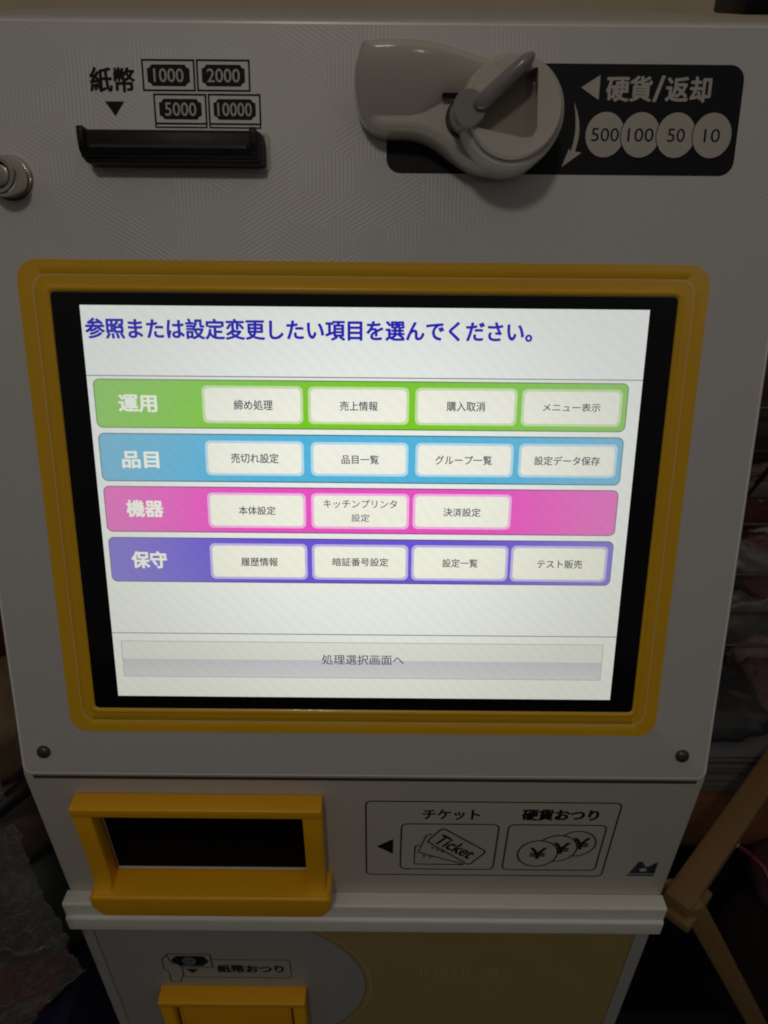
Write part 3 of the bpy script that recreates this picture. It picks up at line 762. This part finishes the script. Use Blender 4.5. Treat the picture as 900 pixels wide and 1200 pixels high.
# ---- left: bundles wrapped in clear plastic on a carton
ct = thing('carton', 'navy blue carton on the floor under the plastic-wrapped bundles', 'box', V(-400, 100, -950))
cm_ = plain('carton_board', (.012, .016, .06, 1), .8, var=.1, bump=.2)
obj('carton_body', box(-110, 110, -130, 130, 0, 545, 3), cm_, ct, tw(-400, 100, -950))
obj('tape', box(-25, 25, -131, 131, 545.3, 546.0), plain('tape', (.03, .035, .09, 1), .3), ct, tw(-400, 100, -950))
def bundle(name, label, cat, x, y, z, sx, sy, sz, mat, seed, amp=.010, **k):
    o = obj(name, pillow(sx, sy, sz, seed, amp, **k), mat, None, tw(x, y, z)); tag(o, label, cat); return o
bundle('fabric_bundle', 'dark red fabric bundle wrapped in creased film, lowest of the pile at left', 'bundle', -388, 92, -338, 95, 95, 58, cloth('dark_red', (.17, .018, .018, 1), .5), 1)
bundle('fabric_bundle', 'dark green fabric bundle beside the rail end, under the mauve one', 'bundle', -326, 86, -222, 92, 80, 62, cloth('dark_green', (.035, .042, .036, 1), .45), 2, .008)
bundle('fabric_bundle', 'mauve-grey fabric bundle under the black strap at left', 'bundle', -338, 95, -106, 104, 90, 56, cloth('mauve', (.14, .095, .088, 1), .45), 3, .008)
bundle('plastic_pack', 'tan packet in glittering clear plastic above the black strap', 'packet', -336, 88, -16, 104, 80, 36, cloth('tan_pack', (.22, .15, .085, 1), .25, coat=.6), 4, .010, freq=14)
bundle('fabric_bundle', 'maroon fabric bundle at the left edge, topmost of the pile', 'bundle', -366, 150, 66, 130, 90, 58, cloth('maroon', (.10, .018, .018, 1), .6), 5)
tag(obj('strap', tube([(-440, 0, -46), (-330, -10, -43), (-266, -8, -38), (-243, -2, -32), (-228, 14, -27), (-226, 60, -27)], 6.5, 8), M['black'], None, tw(0, 0, 0)), 'black strap tied round the pile, below the tan packet', 'strap')
# film: creased sheets hanging in front of and round the pile
def film(seed, left, right, bulge=20, nx=120, nz=150, amp=11):
    """creased sheet between two edge paths, sharp radiating folds"""
    bm = bmesh.new(); g = []
    def at(pl, t):
        s = t * (len(pl) - 1); i = min(int(s), len(pl) - 2); f = s - i
        return Vector(pl[i]).lerp(Vector(pl[i + 1]), f)
    for j in range(nz + 1):
        v = j / nz; r = []; A, B = at(left, v), at(right, v)
        for i in range(nx + 1):
            u = i / nx; p = A.lerp(B, u); e = min(1, (1 - u) * 5)
            p.y -= bulge * math.sin(math.pi * u) * .8
            k = Vector((p.x * .014 + seed, p.z * .009, 0)); k2 = Vector((p.x * .05 + p.z * .030, seed, p.z * .016 - p.x * .02)); k3 = Vector((p.x * .03 - p.z * .05, seed + 4, p.z * .02))
            p.y -= amp * (.3 + .7 * e) * (noise.noise(k) + .8 * (1 - 2 * abs(noise.noise(k2))) + .5 * (1 - 2 * abs(noise.noise(k3 * 1.4))) + .3 * (1 - 2 * abs(noise.noise(k2 * 3.1))))
            p.x += amp * .45 * noise.noise(Vector((seed, p.z * .05, u * 3))) + amp * .2 * noise.noise(Vector((seed, p.z * .16, 2)))
            r.append(bm.verts.new(p))
        g.append(r)
    for a, b in zip(g, g[1:]):
        for i in range(nx): bm.faces.new((a[i], a[i + 1], b[i + 1], b[i]))
    bmesh.ops.scale(bm, vec=(MM,) * 3, verts=bm.verts)
    for f in bm.faces: f.smooth = True
    return bm
fm = film_mat('clear_film', .07, (.50, .485, .46, 1), .45)
tag(obj('plastic_film', film(3, [(-420, 0, -48), (-430, -20, -160), (-440, -30, -280), (-460, -30, -420)], [(-236, -4, -44), (-232, -10, -85), (-219, -20, -125), (-216, -24, -150), (-222, -20, -172), (-218, -18, -212), (-262, -18, -262), (-292, -18, -320), (-330, -18, -400)]), fm, None, tw(0, 0, 0)),
    'creased clear plastic film hanging over the fabric bundles at left', 'plastic film')
fm2 = film_mat('clear_film_tight', .06, (.5, .43, .33, 1), .48)
tag(obj('plastic_film', film(8, [(-420, 30, 30), (-420, 10, -40)], [(-240, 20, 22), (-238, 2, -8), (-237, 0, -36)], 8, 140, 50, 6), fm2, None, tw(0, 0, 0)),
    'tight glittering clear film over the tan packet at left', 'plastic film')

# ---- right: wooden trestle
wood = None
def wood_mat():
    m, nt, out = nodes('pale_wood'); L = nt.links.new
    b = nt.nodes.new('ShaderNodeBsdfPrincipled'); tc = nt.nodes.new('ShaderNodeTexCoord')
    mp = nt.nodes.new('ShaderNodeMapping'); mp.inputs['Scale'].default_value = (60, 60, 6); L(tc.outputs['Object'], mp.inputs[0])
    nz = ninp(nt, 'ShaderNodeTexNoise'); nz.inputs['Scale'].default_value = 1.6; nz.inputs['Detail'].default_value = 6; L(mp.outputs[0], nz.inputs['Vector'])
    r = nt.nodes.new('ShaderNodeMix'); r.data_type = 'RGBA'; r.inputs['A'].default_value = (.20, .11, .04, 1); r.inputs['B'].default_value = (.32, .19, .075, 1)
    L(nz.outputs['Fac'], r.inputs['Factor']); L(r.outputs['Result'], b.inputs['Base Color']); b.inputs['Roughness'].default_value = .5
    L(b.outputs[0], out.inputs[0]); return m
wood = wood_mat()
def beam(p, q, w, d):
    P, Q = Vector(p), Vector(q); ln = (Q - P).length
    bm = box(-w / 2, w / 2, -d / 2, d / 2, 0, ln, 3, 2)
    rot = (Q - P).to_track_quat('Z', 'Y').to_matrix().to_4x4()
    return bm, Matrix.Translation(V(*p)) @ rot
ts = thing('wooden_stand', 'pale wooden stand with splayed legs right of the machine', 'stand', V(480, 260, -950))
for nm, p, q, w, d in (('rail', (292, 82, -300), (470, 262, -300), 27, 22), ('leg', (306, 88, -294), (644, 131, -950), 25, 21),
                       ('leg', (464, 256, -294), (760, 232, -950), 25, 21), ('leg', (300, 98, -296), (262, 320, -950), 22, 21)):
    bm, T = beam(p, q, w, d); obj(nm, bm, wood, ts, T)
obj('joint_block', box(-24, 26, -18, 12, -15, -3, 3, 2), wood, ts, tw(306, 94, -302) @ Matrix.Rotation(math.radians(45.3), 4, 'Z'))

sack = bundle('cloth_bag', 'dark maroon cloth bag standing behind the splayed wooden leg', 'bag', 660, 330, -700, 170, 130, 235, cloth('dark_maroon', (.030, .012, .014, 1), .7), 7, .018, freq=6)
pk = plain('pink_plastic', (.22, .010, .075, 1), .3, coat=.5, var=.15)
pb = thing('pink_packet', 'hot pink glossy packet edge lying on the dark maroon bag', 'packet', V(470, 222, -450))
obj('pink_edge', tube([(448, 236, -440), (456, 226, -438), (468, 208, -440), (474, 190, -450), (476, 170, -462), (482, 150, -480)], 2.6, 10), pk, pb, tw(0, 0, 0))
obj('packet_body', pillow(52, 46, 22, 11, .006), cloth('grey_rose', (.085, .04, .05, 1), .35), pb, tw(520, 215, -472))
obj('white_tip', tube([(440, 244, -441), (445, 239, -439), (448, 236, -440)], 3.2, 8), plain('white_tip', (.6, .58, .5, 1), .4), pb, tw(0, 0, 0))

# stack of grey card sheets on an orange-brown carton
bx = thing('orange_carton', 'flat orange-brown carton behind the wooden rail, under the grey sheets', 'box', V(470, 350, -476))
obj('carton_body', box(-110, 110, -90, 90, 0, 88, 3), plain('orange_board', (.24, .095, .035, 1), .7, var=.15, bump=.2), bx, tw(470, 350, -476))
obj('lid_flap', box(-110, 110, -92, 20, 88.5, 91.0, .6), plain('orange_board_lid', (.20, .075, .03, 1), .7), bx, tw(470, 350, -476))
cr = thing('black_crate', 'black crate on the floor under the orange-brown carton', 'crate', V(470, 360, -950))
obj('crate_body', box(-120, 120, -95, 95, 0, 474, 4), M['black'], cr, tw(470, 360, -950))
obj('crate_rim', box(-124, 124, -99, 99, 440, 472, 4), M['black'], cr, tw(470, 360, -950))
st = thing('paper_stack', 'stack of grey paper sheets lying on the orange-brown carton', 'paper stack', V(450, 330, -384.5))
sh = None; gp = plain('grey_paper', (.15, .15, .145, 1), .6, var=.15)
random.seed(5)
for i in range(13):
    if sh is None:
        sh = bpy.data.meshes.new('sheet'); b_ = box(-75, 75, -62, 62, 0, 3.4, .5, 1); b_.to_mesh(sh); b_.free(); sh.materials.append(gp)
    obj('sheet', sh, gp, st, tw(440 + random.uniform(-3, 3), 335 + random.uniform(-3, 3), -384.4 + i * 4.9) @ Matrix.Rotation(random.uniform(-.02, .02), 4, 'Z'))

# wire rack with packets, behind
rk = thing('wire_rack', 'dark wire rack holding packets right of the machine', 'rack', V(560, 470, -950))
wm = plain('wire_metal', (.16, .16, .155, 1), .35, metal=.8)
levels = [-318, -262, -205, -148, -75, -10, 70]
for z in levels: obj('wire', tube([(300, 400, z), (840, 400, z)], 2.0, 8), wm, rk, tw(0, 0, 0))
for x in (300, 570, 840): obj('upright', tube([(x, 403, -950), (x, 403, 190)], 4.0, 8), wm, rk, tw(0, 0, 0))
for x in (300, 840): obj('upright', tube([(x, 640, -950), (x, 640, 190)], 4.0, 8), wm, rk, tw(0, 0, 0))
for z in (-330, 20): obj('shelf', box(300, 840, 405, 640, z - 8, z - 3, 1), plain('dark_shelf', (.018, .019, .02, 1), .5), rk, tw(0, 0, 0))
obj('front_band', box(300, 840, 392, 398, -34, -16, 1), plain('grey_band', (.13, .13, .13, 1), .5), rk, tw(0, 0, 0))
obj('brace', tube([(430, 396, -240), (500, 394, -420)], 2.6, 8), M['black'], rk, tw(0, 0, 0))
obj('brace', tube([(440, 394, 40), (395, 392, -60)], 2.6, 8), M['black'], rk, tw(0, 0, 0))
packs = [('charcoal pouch lying on the grey paper stack', (.03, .03, .032, 1), 420, 345, -302, 60, 52, 18, 0, .4),
         ('dull pink pouch lying on the grey paper stack, right of the charcoal one', (.12, .07, .07, 1), 505, 350, -300, 42, 46, 18, 10, .4),
         ('dark blue packet on the lowest shelf of the rack', (.03, .04, .07, 1), 430, 450, -300, 42, 30, 24, 12, .3),
         ('taupe pouch on the lowest shelf, right of the dark blue packet', (.17, .12, .11, 1), 505, 440, -302, 34, 30, 24, -25, .4),
         ('red-brown pouch standing behind the taupe pouch', (.16, .05, .04, 1), 470, 500, -280, 60, 26, 44, 20, .4),
         ('brown crumpled packet low in the wire rack', (.07, .035, .025, 1), 420, 470, -285, 75, 40, 40, 21, .35),
         ('grey foil packet in the rack, beside the brown one', (.13, .13, .12, 1), 485, 455, -250, 50, 28, 34, -30, .2),
         ('dusty rose packet leaning at the middle of the rack', (.17, .085, .085, 1), 480, 450, -170, 55, 22, 30, 35, .3),
         ('dark green packet behind the middle wires', (.02, .045, .04, 1), 425, 480, -190, 55, 28, 40, 10, .3),
         ('pale grey wrapper tilted in the rack', (.2, .2, .2, 1), 455, 440, -150, 30, 14, 14, 30, .25),
         ('rust-brown packet in the rack under the grey band', (.11, .04, .025, 1), 440, 470, -85, 70, 30, 34, -15, .3),
         ('cream-edged snack packet near the upper wires', (.26, .18, .14, 1), 470, 450, -45, 30, 16, 14, 25, .3),
         ('black packet at the bottom shelf of the rack', (.015, .015, .018, 1), 380, 480, -240, 60, 30, 46, 0, .3),
         ('olive packet high in the rack above the band', (.05, .05, .04, 1), 420, 480, 45, 70, 40, 50, 10, .5),
         ('brown paper packet at the top of the rack', (.09, .05, .03, 1), 455, 460, 105, 60, 30, 40, -30, .5)]
for i, (lb, col, x, y, z, a, b, c, rot, ro) in enumerate(packs):
    o = obj('packet', pillow(a, b, c, 30 + i, .011, n=56, freq=20), cloth('packet_skin', tuple(min(1, v * 1.25) for v in col[:3]) + (1,), ro + .15, coat=.1), None, tw(x, y, z) @ Matrix.Rotation(math.radians(rot), 4, 'Y'))
    tag(o, lb, 'packet')
